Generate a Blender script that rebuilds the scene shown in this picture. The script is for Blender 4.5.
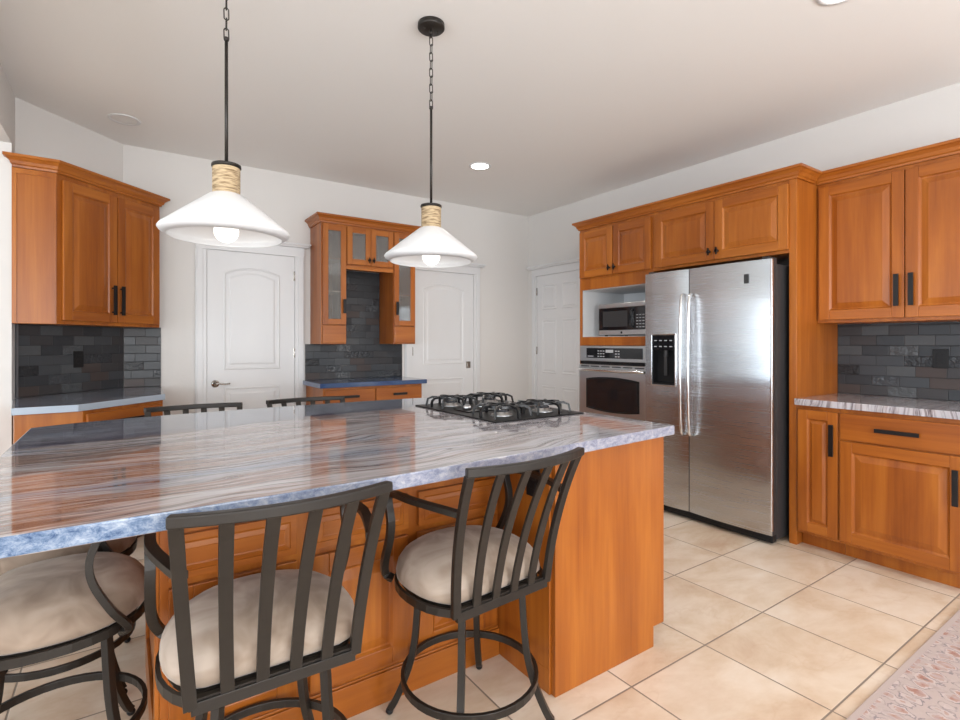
import bpy, math, random
from mathutils import Vector, Matrix
random.seed(7)
R = math.radians
scene = bpy.context.scene
COL = scene.collection
for o in list(bpy.data.objects): bpy.data.objects.remove(o)

# ---------------------------------------------------------------- camera, world, light, exposure
cam = bpy.data.cameras.new('camera'); cam.sensor_width = 36; cam.lens = 519/960*36
cam.shift_y = -17/960; cam.clip_start = 0.02
camo = bpy.data.objects.new('camera', cam); COL.objects.link(camo)
camo.location = (0, 0, 1.285); camo.rotation_euler = (R(90), 0, R(-34.52)); scene.camera = camo
scene.view_settings.view_transform = 'Standard'; scene.view_settings.look = 'None'
scene.view_settings.gamma = 1; scene.view_settings.use_curve_mapping = False
scene.view_settings.exposure = 0.08
w = bpy.data.worlds.new('sky'); scene.world = w; w.use_nodes = True
w.node_tree.nodes['Background'].inputs[0].default_value = (.72, .85, 1, 1)
w.node_tree.nodes['Background'].inputs[1].default_value = 1.2

def area(name, loc, rot, sx, sy, power, col=(1, 1, 1), spread=180):
    l = bpy.data.lights.new(name, 'AREA'); l.shape = 'RECTANGLE'; l.size = sx; l.size_y = sy
    l.energy = power; l.color = col; l.spread = R(spread)
    o = bpy.data.objects.new(name, l); COL.objects.link(o); o.location = loc
    o.rotation_euler = rot; return o
# added fill lights, standing in for daylight at unseen windows of the rear wall (behind the camera) and of the dining side on the left
for wx in (-1.9, .4, 2.7): area('window_fill_light', (wx, -2.58, 1.45), (R(108), 0, 0), 1.7, 1.7, 62 if wx > 2 else (70 if wx < -1 else 96), (.97, .985, 1))
for wy in (-.9, 1.2, 3.3): area('window_fill_light', (-4.44, wy, 1.45), (0, R(-108), 0), 1.7, 1.5, 18 if wy > 3 else 60, (.84, .92, 1))

# ---------------------------------------------------------------- constants of the room
H_CEIL = 2.85; YB = 4.96; XR = 4.14; XL = -.565
CT = .935; TH = .04

# ---------------------------------------------------------------- node helpers
def newmat(name):
    m = bpy.data.materials.new(name); m.use_nodes = True
    nt = m.node_tree; b = nt.nodes['Principled BSDF']; return m, nt, b
def simple(name, col, rough=.5, metal=0., **kw):
    m, nt, b = newmat(name)
    b.inputs['Base Color'].default_value = (*col, 1); b.inputs['Roughness'].default_value = rough
    b.inputs['Metallic'].default_value = metal
    for k, v in kw.items(): b.inputs[k.replace('_', ' ')].default_value = v
    return m
def mth(nt, op, a, b=None, c=None):
    n = nt.nodes.new('ShaderNodeMath'); n.operation = op
    for i, v in enumerate((a, b, c)):
        if v is None: continue
        if isinstance(v, (int, float)): n.inputs[i].default_value = v
        else: nt.links.new(v, n.inputs[i])
    return n.outputs[0]
def coord(nt, kind='Object'):
    return nt.nodes.new('ShaderNodeTexCoord').outputs[kind]
def mapping(nt, vec, scale=(1, 1, 1), rot=(0, 0, 0), loc=(0, 0, 0)):
    n = nt.nodes.new('ShaderNodeMapping'); nt.links.new(vec, n.inputs[0])
    n.inputs['Scale'].default_value = scale; n.inputs['Rotation'].default_value = rot
    n.inputs['Location'].default_value = loc; return n.outputs[0]
def noise(nt, vec, scale=5, detail=4, rough=.5, dist=0.):
    n = nt.nodes.new('ShaderNodeTexNoise'); nt.links.new(vec, n.inputs['Vector'])
    n.inputs['Scale'].default_value = scale; n.inputs['Detail'].default_value = detail
    n.inputs['Roughness'].default_value = rough; n.inputs['Distortion'].default_value = dist
    return n.outputs[0]
def ramp(nt, fac, stops, interp='LINEAR'):
    n = nt.nodes.new('ShaderNodeValToRGB'); nt.links.new(fac, n.inputs[0])
    cr = n.color_ramp; cr.interpolation = interp
    while len(cr.elements) < len(stops): cr.elements.new(.5)
    for e, (p, c) in zip(cr.elements, stops):
        e.position = p; e.color = (*c, 1) if len(c) == 3 else c
    return n.outputs[0]
def mix(nt, fac, a, b, mode='MIX'):
    n = nt.nodes.new('ShaderNodeMix'); n.data_type = 'RGBA'; n.blend_type = mode
    for s, v in ((n.inputs[0], fac), (n.inputs[6], a), (n.inputs[7], b)):
        if isinstance(v, (int, float)): s.default_value = v
        elif isinstance(v, tuple): s.default_value = (*v, 1)
        else: nt.links.new(v, s)
    return n.outputs[2]
def bump(nt, b, h, strength=.2, dist=.01):
    n = nt.nodes.new('ShaderNodeBump'); nt.links.new(h, n.inputs['Height'])
    n.inputs['Strength'].default_value = strength; n.inputs['Distance'].default_value = dist
    nt.links.new(n.outputs[0], b.inputs['Normal'])
def addv(nt, a, b):
    n = nt.nodes.new('ShaderNodeVectorMath'); n.operation = 'ADD'
    nt.links.new(a, n.inputs[0]); nt.links.new(b, n.inputs[1]); return n.outputs[0]
def comb(nt, x, y, z):
    n = nt.nodes.new('ShaderNodeCombineXYZ')
    for i, v in enumerate((x, y, z)):
        if isinstance(v, (int, float)): n.inputs[i].default_value = v
        else: nt.links.new(v, n.inputs[i])
    return n.outputs[0]
def sep(nt, v):
    n = nt.nodes.new('ShaderNodeSeparateXYZ'); nt.links.new(v, n.inputs[0]); return n.outputs
def white(nt, v):
    n = nt.nodes.new('ShaderNodeTexWhiteNoise'); n.noise_dimensions = '3D'; nt.links.new(v, n.inputs[0]); return n.outputs

# ---------------------------------------------------------------- materials
def wood(name, axis):
    m, nt, b = newmat(name)
    oi = nt.nodes.new('ShaderNodeObjectInfo')
    rnd = oi.outputs['Random']
    off = comb(nt, mth(nt, 'MULTIPLY', rnd, 31.), mth(nt, 'MULTIPLY', rnd, 17.), mth(nt, 'MULTIPLY', rnd, 23.))
    v = addv(nt, coord(nt), off)
    s = {'z': (7, 7, .7), 'x': (.7, 7, 7), 'y': (7, .7, 7)}[axis]
    f = {'z': (55, 55, 2.2), 'x': (2.2, 55, 55), 'y': (55, 2.2, 55)}[axis]
    n1 = noise(nt, mapping(nt, v, s), 1.0, 5, .55, .6)
    n2 = noise(nt, mapping(nt, v, f), 1.0, 4, .6, .3)
    k = mth(nt, 'ADD', mth(nt, 'MULTIPLY', n1, .75), mth(nt, 'MULTIPLY', n2, .3))
    k = mth(nt, 'ADD', k, mth(nt, 'MULTIPLY', mth(nt, 'SUBTRACT', rnd, .5), .10))
    c = ramp(nt, k, [(.32, WD[0]), (.5, WD[1]), (.70, WD[2])])
    nt.links.new(c, b.inputs['Base Color'])
    b.inputs['Roughness'].default_value = .34; b.inputs['Coat Weight'].default_value = .08; b.inputs['Specular IOR Level'].default_value = .4
    b.inputs['Coat Roughness'].default_value = .18
    bump(nt, b, n2, .06, .002)
    return m
WD = [(.225, .055, .006), (.330, .092, .010), (.44, .142, .018)]
WZ = wood('cherry_wood_vertical', 'z'); WX = wood('cherry_wood_horizontal', 'x')
WDARK = simple('cherry_shadow_gap', (.10, .028, .008), .6)

def plaster(name, col):
    m, nt, b = newmat(name)
    n = noise(nt, coord(nt), 45, 3)
    c = mix(nt, noise(nt, coord(nt), .8, 2), tuple(x*.985 for x in col), col)
    nt.links.new(c, b.inputs['Base Color']); b.inputs['Roughness'].default_value = .85
    bump(nt, b, n, .12, .004); return m
M_WALL = plaster('wall_paint', (.71, .69, .665)); M_CEIL = plaster('ceiling_paint', (.86, .85, .83))
M_WHITE = simple('white_enamel', (.71, .715, .72), .35)
M_INT = simple('white_interior', (.72, .73, .74), .5)
M_NICKEL = simple('satin_nickel', (.45, .43, .40), .25, 1.)
M_BLACK = simple('black_metal', (.018, .016, .016), .38, .6)
M_BRONZE = simple('dark_bronze', (.020, .016, .013), .38, .25)
M_PLASTIC = simple('black_plastic', (.008, .008, .009), .45, 0, Specular_IOR_Level=.3)
M_DGREY = simple('charcoal_paint', (.03, .03, .032), .45)
M_BGLASS = simple('black_glass', (.01, .01, .012), .06)
M_CHROME = simple('bright_steel', (.75, .75, .76), .16, 1.)
M_ENAMEL = simple('black_enamel', (.008, .008, .009), .4, 0, Specular_IOR_Level=.2)
M_GREYTXT = simple('grey_lettering', (.45, .46, .48), .5)
M_IRON = simple('cast_iron', (.006, .006, .007), .28)
M_BLUEKNOB = simple('burner_cap', (.03, .03, .035), .25)
M_GLASS = simple('clear_glass', (.62, .62, .60), .04, 0, Transmission_Weight=.85, IOR=1.65)
M_TILETRIM = simple('metal_tile_edge', (.25, .26, .28), .3, 1.)

def stainless(name, col, rough, wav=.14):
    m, nt, b = newmat(name)
    v = coord(nt)
    b.inputs['Metallic'].default_value = 1.
    n = noise(nt, mapping(nt, v, (3, 3, 260)), 1, 3)
    nt.links.new(mix(nt, n, tuple(c*.97 for c in col), col), b.inputs['Base Color'])
    nt.links.new(mth(nt, 'ADD', mth(nt, 'MULTIPLY', n, .03), rough-.015), b.inputs['Roughness'])
    wv = noise(nt, mapping(nt, v, (.6, 1, 3.4)), 1.6, .5)
    bump(nt, b, wv, wav, .05)
    b.inputs['Anisotropic'].default_value = .75
    tg = nt.nodes.new('ShaderNodeTangent'); tg.direction_type = 'RADIAL'; tg.axis = 'Z'
    nt.links.new(tg.outputs[0], b.inputs['Tangent'])
    return m
M_STEEL = stainless('brushed_stainless', (.56, .585, .61), .27)
M_STEEL2 = stainless('brushed_stainless_flat', (.58, .59, .60), .28, .04)

def fabric():
    m, nt, b = newmat('beige_microsuede')
    v = coord(nt)
    n = noise(nt, v, 7, 3, .5, .8)
    c = ramp(nt, n, [(.35, (.22, .155, .11)), (.52, (.36, .275, .21)), (.68, (.48, .39, .32))])
    nt.links.new(c, b.inputs['Base Color']); b.inputs['Roughness'].default_value = .8
    b.inputs['Sheen Weight'].default_value = .2
    bump(nt, b, noise(nt, v, 260, 2), .08, .002); return m
M_FAB = fabric()

def rope():
    m, nt, b = newmat('jute_rope')
    v = coord(nt)
    n = noise(nt, mapping(nt, v, (26, 26, 210)), 1, 3)
    nt.links.new(ramp(nt, n, [(.35, (.24, .16, .085)), (.6, (.60, .46, .29))]), b.inputs['Base Color'])
    b.inputs['Roughness'].default_value = .9; return m
M_ROPE = rope()
def shade():
    m, nt, b = newmat('white_shade')
    b.inputs['Base Color'].default_value = (.82, .83, .84, 1); b.inputs['Roughness'].default_value = .35
    return m
M_SHADE = shade()
def emis(name, col, s):
    m, nt, b = newmat(name); b.inputs['Base Color'].default_value = (*col, 1)
    b.inputs['Emission Color'].default_value = (*col, 1); b.inputs['Emission Strength'].default_value = s; return m
M_BULB = emis('lit_bulb', (1, .95, .90), 1.3); M_LED = emis('lit_downlight', (1, .96, .9), 9)
M_LENS = simple('unlit_lens', (.78, .77, .75), .4)

def stone(name, tint=None):
    m, nt, b = newmat(name)
    v = coord(nt)
    warp = noise(nt, mapping(nt, v, (.7, 1.2, 1)), 1.3, 3)
    sx, sy, sz = sep(nt, v)
    yy = mth(nt, 'ADD', sy, mth(nt, 'ADD', mth(nt, 'MULTIPLY', warp, .45), mth(nt, 'MULTIPLY', sx, -.03)))
    vv = comb(nt, mth(nt, 'MULTIPLY', sx, .5), mth(nt, 'MULTIPLY', yy, 6.), mth(nt, 'MULTIPLY', sz, 1.5))
    n1 = noise(nt, vv, 1.0, 6, .62)
    c = ramp(nt, n1, [(.24, (.17, .22, .32)), (.36, (.36, .39, .46)), (.45, (.56, .53, .53)), (.50, (.36, .22, .165)),
                      (.54, (.55, .49, .47)), (.63, (.66, .64, .63)), (.74, (.40, .44, .52)), (.85, (.42, .31, .27))])
    pale = ramp(nt, n1, [(.3, (.52, .53, .57)), (.45, (.62, .60, .62)), (.5, (.50, .45, .45)), (.56, (.63, .61, .62)), (.8, (.50, .52, .58))])
    # the slab is busier and warmer on its long side, paler near the cooktop
    g = ramp(nt, mth(nt, 'ADD', mth(nt, 'MULTIPLY', sx, .55), mth(nt, 'MULTIPLY', noise(nt, v, 1.5, 2), .5)), [(.35, (0, 0, 0)), (.95, (1, 1, 1))])
    c = mix(nt, g, c, pale)
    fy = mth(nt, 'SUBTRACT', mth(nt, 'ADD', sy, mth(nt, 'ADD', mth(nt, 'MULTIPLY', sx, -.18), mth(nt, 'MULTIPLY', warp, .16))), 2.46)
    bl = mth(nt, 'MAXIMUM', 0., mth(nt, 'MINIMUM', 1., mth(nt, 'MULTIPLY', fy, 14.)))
    c = mix(nt, mth(nt, 'MULTIPLY', bl, .62), c, (.13, .20, .30))  # far strip tinted blue: backsplash reflection painted into the stone colour
    refl_band = ramp(nt, mth(nt, 'ABSOLUTE', fy), [(.0, (1, 1, 1)), (.035, (.7, .7, .7)), (.07, (0, 0, 0))])
    c = mix(nt, mth(nt, 'MULTIPLY', refl_band, .8), c, (.035, .07, .16))  # dark blue band paints the reflected top of the backsplash
    v3 = comb(nt, mth(nt, 'MULTIPLY', sx, 2.2), mth(nt, 'MULTIPLY', yy, 75.), sz)
    fine = ramp(nt, noise(nt, v3, 1.0, 3, .6), [(.38, (.38, .34, .34)), (.50, (1, 1, 1))])
    c = mix(nt, .75, c, fine, 'MULTIPLY')
    v2 = comb(nt, mth(nt, 'MULTIPLY', sx, 1.6), mth(nt, 'MULTIPLY', yy, 34.), mth(nt, 'MULTIPLY', sz, 3.))
    n2 = noise(nt, v2, 1.0, 4, .6, .4)
    ridge = mth(nt, 'ABSOLUTE', mth(nt, 'SUBTRACT', n2, .5))
    vein = ramp(nt, ridge, [(.0, (1, 1, 1)), (.045, (0, 0, 0))])
    gate = ramp(nt, noise(nt, v2, .35, 2), [(.36, (0, 0, 0)), (.56, (1, 1, 1))])
    c = mix(nt, mth(nt, 'MULTIPLY', mth(nt, 'MULTIPLY', vein, gate), .8), c, (.08, .06, .07))
    if tint: c = mix(nt, tint[0], c, tint[1])
    c = mix(nt, 1., c, (.84, .84, .87), 'MULTIPLY')
    nt.links.new(c, b.inputs['Base Color']); b.inputs['Roughness'].default_value = .04
    b.inputs['IOR'].default_value = 1.6
    b.inputs['Coat Weight'].default_value = .25; b.inputs['Coat Roughness'].default_value = .02
    return m
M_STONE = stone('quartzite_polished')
M_STONE_BLUE_REFL = stone('quartzite_blue_reflection', (.9, (.02, .07, .19)))  # same stone, with a blue window reflection mixed into its colour
def stone_edge():
    m, nt, b = newmat('quartzite_edge')
    v = coord(nt)
    n1 = noise(nt, mapping(nt, v, (1, 1, 1.6)), 34, 8, .78, .4); n0 = noise(nt, v, 5, 3)
    x = sep(nt, v)[0]
    blue = ramp(nt, n1, [(.35, (.035, .075, .17)), (.46, (.13, .19, .30)), (.58, (.27, .33, .43)), (.72, (.45, .49, .54))])
    grey = ramp(nt, n1, [(.30, (.12, .13, .19)), (.46, (.23, .235, .31)), (.6, (.35, .35, .40)), (.75, (.46, .45, .46))])
    g = ramp(nt, mth(nt, 'ADD', mth(nt, 'MULTIPLY', x, .75), mth(nt, 'MULTIPLY', n0, .5)), [(.30, (0, 0, 0)), (.9, (1, 1, 1))])
    nt.links.new(mix(nt, g, blue, grey), b.inputs['Base Color']); b.inputs['Roughness'].default_value = .15; return m
M_EDGE = stone_edge(); M_PALE_EDGE = simple('pale_quartzite_edge', (.40, .47, .56), .2)

def slate():
    m, nt, b = newmat('dark_slate_tile')
    v = coord(nt); x, y, z = sep(nt, v)
    TW, THH = .152, .0665
    row = mth(nt, 'FLOOR', mth(nt, 'DIVIDE', z, THH))
    offs = white(nt, comb(nt, row, 3.3, 1.7))[0]
    u = mth(nt, 'ADD', mth(nt, 'DIVIDE', x, TW), mth(nt, 'ADD', mth(nt, 'MULTIPLY', row, .5), mth(nt, 'MULTIPLY', offs, .25)))
    colm = mth(nt, 'FLOOR', u)
    fu = mth(nt, 'SUBTRACT', u, colm); fv = mth(nt, 'SUBTRACT', mth(nt, 'DIVIDE', z, THH), row)
    eu = mth(nt, 'MULTIPLY', mth(nt, 'MINIMUM', fu, mth(nt, 'SUBTRACT', 1., fu)), TW)
    ev = mth(nt, 'MULTIPLY', mth(nt, 'MINIMUM', fv, mth(nt, 'SUBTRACT', 1., fv)), THH)
    e = mth(nt, 'MINIMUM', eu, ev)
    gm = mth(nt, 'LESS_THAN', e, .0013)
    wn = white(nt, comb(nt, colm, row, .5)); r1 = wn[0]
    r2 = white(nt, comb(nt, colm, row, 7.5))[0]
    c = ramp(nt, r1, [(0, (.028, .030, .034)), (.3, (.052, .056, .062)), (.5, (.042, .038, .039)), (.68, (.078, .082, .086)),
                      (.84, (.064, .044, .038)), (.93, (.014, .015, .017))], 'CONSTANT')
    n = noise(nt, v, 34, 4)
    c = mix(nt, mth(nt, 'MULTIPLY', n, .5), c, (.052, .054, .058))
    c = mix(nt, gm, c, (.025, .026, .028))
    nt.links.new(c, b.inputs['Base Color'])
    tex = mth(nt, 'GREATER_THAN', r2, .86)
    nt.links.new(mth(nt, 'SUBTRACT', mth(nt, 'ADD', .28, mth(nt, 'MULTIPLY', r1, .15)), mth(nt, 'MULTIPLY', tex, .18)), b.inputs['Roughness']); b.inputs['Specular IOR Level'].default_value = .28
    h = mth(nt, 'ADD', mth(nt, 'MULTIPLY', mth(nt, 'MINIMUM', mth(nt, 'DIVIDE', e, .003), 1.), .5),
            mth(nt, 'ADD', mth(nt, 'MULTIPLY', noise(nt, v, 40, 3), mth(nt, 'ADD', .10, mth(nt, 'MULTIPLY', tex, 2.6))), mth(nt, 'MULTIPLY', r2, .1)))
    bump(nt, b, h, .5, .006)
    return m
M_SLATE = slate()

def floor_tile():
    m, nt, b = newmat('beige_porcelain_tile')
    v = coord(nt); x, y, z = sep(nt, v); T = .477
    u = mth(nt, 'DIVIDE', mth(nt, 'SUBTRACT', x, 2.04), .474); q = mth(nt, 'DIVIDE', mth(nt, 'SUBTRACT', y, .797), .480)
    iu = mth(nt, 'FLOOR', u); iq = mth(nt, 'FLOOR', q)
    fu = mth(nt, 'SUBTRACT', u, iu); fq = mth(nt, 'SUBTRACT', q, iq)
    e = mth(nt, 'MULTIPLY', mth(nt, 'MINIMUM', mth(nt, 'MINIMUM', fu, mth(nt, 'SUBTRACT', 1., fu)), mth(nt, 'MINIMUM', fq, mth(nt, 'SUBTRACT', 1., fq))), T)
    gm = mth(nt, 'LESS_THAN', e, .0032)
    wn = white(nt, comb(nt, iu, iq, .5)); rc = wn[1]
    off = nt.nodes.new('ShaderNodeVectorMath'); off.operation = 'SCALE'; nt.links.new(rc, off.inputs[0]); off.inputs[3].default_value = 20
    vv = addv(nt, v, off.outputs[0])
    n1 = noise(nt, mapping(nt, vv, (1, 1.8, 1), (0, 0, .7)), 2.2, 6, .6, .35)
    c = ramp(nt, n1, [(.30, (.57, .41, .29)), (.44, (.66, .515, .385)), (.56, (.73, .605, .485)), (.70, (.78, .68, .58))])
    n2 = noise(nt, mapping(nt, vv, (1, 1.5, 1), (0, 0, .5)), 1.5, 5, .6, .3)
    vein = ramp(nt, mth(nt, 'ABSOLUTE', mth(nt, 'SUBTRACT', n2, .5)), [(.0, (1, 1, 1)), (.014, (0, 0, 0))])
    c = mix(nt, mth(nt, 'MULTIPLY', vein, .14), c, (.50, .30, .18))
    c = mix(nt, mth(nt, 'MULTIPLY', wn[0], .12), c, (.68, .54, .42))
    c = mix(nt, gm, c, (.23, .18, .14))
    nt.links.new(c, b.inputs['Base Color'])
    nt.links.new(mth(nt, 'ADD', .27, mth(nt, 'MULTIPLY', gm, .5)), b.inputs['Roughness'])
    bump(nt, b, mth(nt, 'ADD', mth(nt, 'MINIMUM', mth(nt, 'DIVIDE', e, .006), 1.), mth(nt, 'MULTIPLY', n1, .25)), .3, .004)
    return m
M_FLOOR = floor_tile()

def rugmat():
    m, nt, b = newmat('woven_rug')
    v = coord(nt); x, y, z = sep(nt, v)
    base = mix(nt, noise(nt, v, 60, 3), (.33, .24, .225), (.60, .50, .47))
    vo = nt.nodes.new('ShaderNodeTexVoronoi'); nt.links.new(mapping(nt, comb(nt, mth(nt, 'ADD', x, mth(nt, 'MULTIPLY', noise(nt, v, 30, 3), .05)), mth(nt, 'ADD', y, mth(nt, 'MULTIPLY', noise(nt, v, 36, 3), .06)), 0.), (17, 12, 1)), vo.inputs['Vector'])
    vo.inputs['Scale'].default_value = 1; vo.inputs['Randomness'].default_value = .35
    mot = ramp(nt, vo.outputs['Distance'], [(.0, (.08, .06, .07)), (.12, (.33, .12, .07)), (.24, (.40, .21, .16)), (.33, (.56, .46, .43)), (.45, (.20, .17, .19)), (.52, (.48, .38, .35))], 'CONSTANT')
    c = mix(nt, ramp(nt, noise(nt, v, 22, 4), [(.36, (.15, .15, .15)), (.56, (.9, .9, .9))]), base, mot)
    d = mth(nt, 'MINIMUM', mth(nt, 'SUBTRACT', .748, y), mth(nt, 'SUBTRACT', x, 1.5))   # distance from the two near edges
    bl = ramp(nt, d, [(0, (1, 1, 1)), (.022, (0, 0, 0)), (.035, (.6, .6, .6)), (.05, (0, 0, 0)), (.15, (.55, .55, .55)), (.165, (0, 0, 0))], 'CONSTANT')
    c = mix(nt, bl, c, (.46, .37, .34))
    c = mix(nt, mth(nt, 'MULTIPLY', noise(nt, v, 160, 2), .35), c, (.50, .42, .40))
    nt.links.new(c, b.inputs['Base Color']); b.inputs['Roughness'].default_value = .95
    bump(nt, b, noise(nt, v, 220, 2), .3, .004); return m
M_RUG = rugmat()
M_GREYWALL = simple('dining_wall_paint', (.70, .68, .65), .9)

# ---------------------------------------------------------------- mesh builder
class MB:
    def __init__(s): s.v = []; s.f = []; s.m = []; s.sm = []
    def add(s, vs, fs, mi=0, smooth=False):
        o = len(s.v); s.v += [tuple(p) for p in vs]
        for f in fs: s.f.append([i+o for i in f]); s.m.append(mi); s.sm.append(smooth)
        return s
    def box(s, x0, y0, z0, x1, y1, z1, mi=0):
        vs = [(x0, y0, z0), (x1, y0, z0), (x1, y1, z0), (x0, y1, z0), (x0, y0, z1), (x1, y0, z1), (x1, y1, z1), (x0, y1, z1)]
        return s.add(vs, [(0, 3, 2, 1), (4, 5, 6, 7), (0, 1, 5, 4), (1, 2, 6, 5), (2, 3, 7, 6), (3, 0, 4, 7)], mi)
    def prism(s, pts, z0, z1, mi=0, mside=None):      # pts counter-clockwise in xy
        n = len(pts)
        vs = [(p[0], p[1], z0) for p in pts]+[(p[0], p[1], z1) for p in pts]
        s.add(vs, [tuple(range(n-1, -1, -1)), tuple(range(n, 2*n))], mi)
        o = len(s.v)-2*n
        for i in range(n):
            j = (i+1) % n
            s.f.append([o+i, o+j, o+n+j, o+n+i]); s.m.append(mi if mside is None else mside); s.sm.append(False)
        return s
    def prism_y(s, pts, y0, y1, mi=0):                # pts in xz, counter-clockwise seen from -y
        n = len(pts)
        vs = [(p[0], y0, p[1]) for p in pts]+[(p[0], y1, p[1]) for p in pts]
        fs = [tuple(range(n)), tuple(range(2*n-1, n-1, -1))]
        fs += [(i, n+i, n+(i+1) % n, (i+1) % n) for i in range(n)]
        return s.add(vs, fs, mi)
    def lathe(s, prof, c=(0, 0, 0), n=32, mi=0, smooth=True, cap=False, axis='z'):
        vs = []
        for (r, z) in prof:
            for k in range(n):
                a = 2*math.pi*k/n; x, y, zz = r*math.cos(a), r*math.sin(a), z
                if axis == 'y': x, y, zz = x, -zz, y
                if axis == 'x': x, y, zz = zz, x, y
                vs.append((c[0]+x, c[1]+y, c[2]+zz))
        fs = []
        for i in range(len(prof)-1):
            for k in range(n):
                fs.append((i*n+k, i*n+(k+1) % n, (i+1)*n+(k+1) % n, (i+1)*n+k))
        s.add(vs, fs, mi, smooth)
        if cap:
            o = len(s.v)-len(vs)
            s.f.append(list(range(o+n-1, o-1, -1))); s.m.append(mi); s.sm.append(False)
            s.f.append(list(range(o+(len(prof)-1)*n, o+len(prof)*n))); s.m.append(mi); s.sm.append(False)
        return s
    def cyl(s, c, r, h, n=20, mi=0, axis='z'): return s.lathe([(r, 0), (r, h)], c, n, mi, True, True, axis)
    def ball(s, c, r, n=16, mi=0, sz=1.):
        k = 10; return s.lathe([(r*math.sin(math.pi*i/k)+1e-5, -r*sz*math.cos(math.pi*i/k)) for i in range(k+1)], c, n, mi, True, True)
    def tube(s, pts, sec, mi=0, closed=False, up=(0, 0, 1), smooth=False):
        # sec: list of (a,b) offsets along side / up vectors, or a radius
        if isinstance(sec, (int, float)):
            r = sec; sec = [(r*math.cos(2*math.pi*k/10), r*math.sin(2*math.pi*k/10)) for k in range(10)]; smooth = True
        P = [Vector(p) for p in pts]; n = len(P); k = len(sec); vs = []; U = Vector(up)
        for i in range(n):
            a = P[(i-1) % n] if (closed or i > 0) else P[i]; b = P[(i+1) % n] if (closed or i < n-1) else P[i]
            t = (b-a).normalized(); side = t.cross(U)
            if side.length < 1e-4: side = Vector((1, 0, 0))
            side.normalize(); u2 = side.cross(t).normalized()
            for (x, y) in sec: vs.append(P[i]+side*x+u2*y)
        fs = []
        for i in range(n if closed else n-1):
            j = (i+1) % n
            for q in range(k): fs.append((i*k+q, i*k+(q+1) % k, j*k+(q+1) % k, j*k+q))
        if not closed: fs += [tuple(range(k-1, -1, -1)), tuple(range((n-1)*k, n*k))]
        return s.add(vs, fs, mi, smooth)
    def sweep(s, prof, path, z, mi=0):                # prof (out,dz), path xy; outward is to the right of travel
        n = len(path); P = [Vector(p) for p in path]; N = []
        for i in range(n-1):
            d = (P[i+1]-P[i]).normalized(); N.append(Vector((d.y, -d.x)))
        vs = []
        for i in range(n):
            if i == 0: m = N[0]
            elif i == n-1: m = N[-1]
            else: m = (N[i-1]+N[i]); m = m/(m.length_squared/2) if m.length_squared > 1e-6 else N[i]
            for (o, dz) in prof: vs.append((P[i].x+m.x*o, P[i].y+m.y*o, z+dz))
        k = len(prof); fs = []
        for i in range(n-1):
            for q in range(k): fs.append((i*k+q, (i+1)*k+q, (i+1)*k+(q+1) % k, i*k+(q+1) % k))
        fs += [tuple(range(k)), tuple(range(n*k-1, (n-1)*k-1, -1))]
        return s.add(vs, fs, mi)
    def obj(s, name, mats, parent=None, bev=0, seg=2, sub=0):
        me = bpy.data.meshes.new(name); me.from_pydata(s.v, [], s.f)
        if not isinstance(mats, (list, tuple)): mats = [mats]
        for m in mats: me.materials.append(m)
        me.polygons.foreach_set('material_index', s.m); me.polygons.foreach_set('use_smooth', s.sm)
        import bmesh
        bm = bmesh.new(); bm.from_mesh(me); bmesh.ops.recalc_face_normals(bm, faces=bm.faces); bm.to_mesh(me); bm.free()
        me.update()
        o = bpy.data.objects.new(name, me); COL.objects.link(o)
        if parent: o.parent = parent
        if bev:
            b = o.modifiers.new('bevel', 'BEVEL'); b.width = bev; b.segments = seg; b.limit_method = 'ANGLE'; b.angle_limit = R(40)
        if sub:
            b = o.modifiers.new('sub', 'SUBSURF'); b.levels = sub; b.render_levels = sub
        return o

def thing(name, label, cat, loc=(0, 0, 0), rz=0, group=None):
    o = bpy.data.objects.new(name, None); COL.objects.link(o); o.empty_display_size = .1
    o.location = loc; o.rotation_euler = (0, 0, rz); o['label'] = label; o['category'] = cat
    if group: o['group'] = group
    return o
def tag(o, label, cat, group=None):
    o['label'] = label; o['category'] = cat
    if group: o['group'] = group
    return o
def struct(o): o['kind'] = 'structure'; return o
def copy_thing(r, loc, rz, label, group):
    c = r.copy(); COL.objects.link(c); c.location = loc; c.rotation_euler = (0, 0, rz)
    c['label'] = label; c['group'] = group
    for ch in list(r.children):
        d = ch.copy(); COL.objects.link(d); d.parent = c
        for g in list(ch.children):
            e = g.copy(); COL.objects.link(e); e.parent = d
    return c
def w2l(loc, rz, pts):
    c, s_ = math.cos(-rz), math.sin(-rz)
    return [((x-loc[0])*c-(y-loc[1])*s_, (x-loc[0])*s_+(y-loc[1])*c) for x, y in pts]
def catmull(pts, n=6):
    out = []; P = [Vector(p) for p in pts]
    for i in range(len(P)-1):
        p0 = P[max(i-1, 0)]; p1 = P[i]; p2 = P[i+1]; p3 = P[min(i+2, len(P)-1)]
        for k in range(n):
            t = k/n
            out.append(.5*((2*p1)+(p2-p0)*t+(2*p0-5*p1+4*p2-p3)*t*t+(3*p1-p0-3*p2+p3)*t**3))
    out.append(P[-1]); return out

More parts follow.
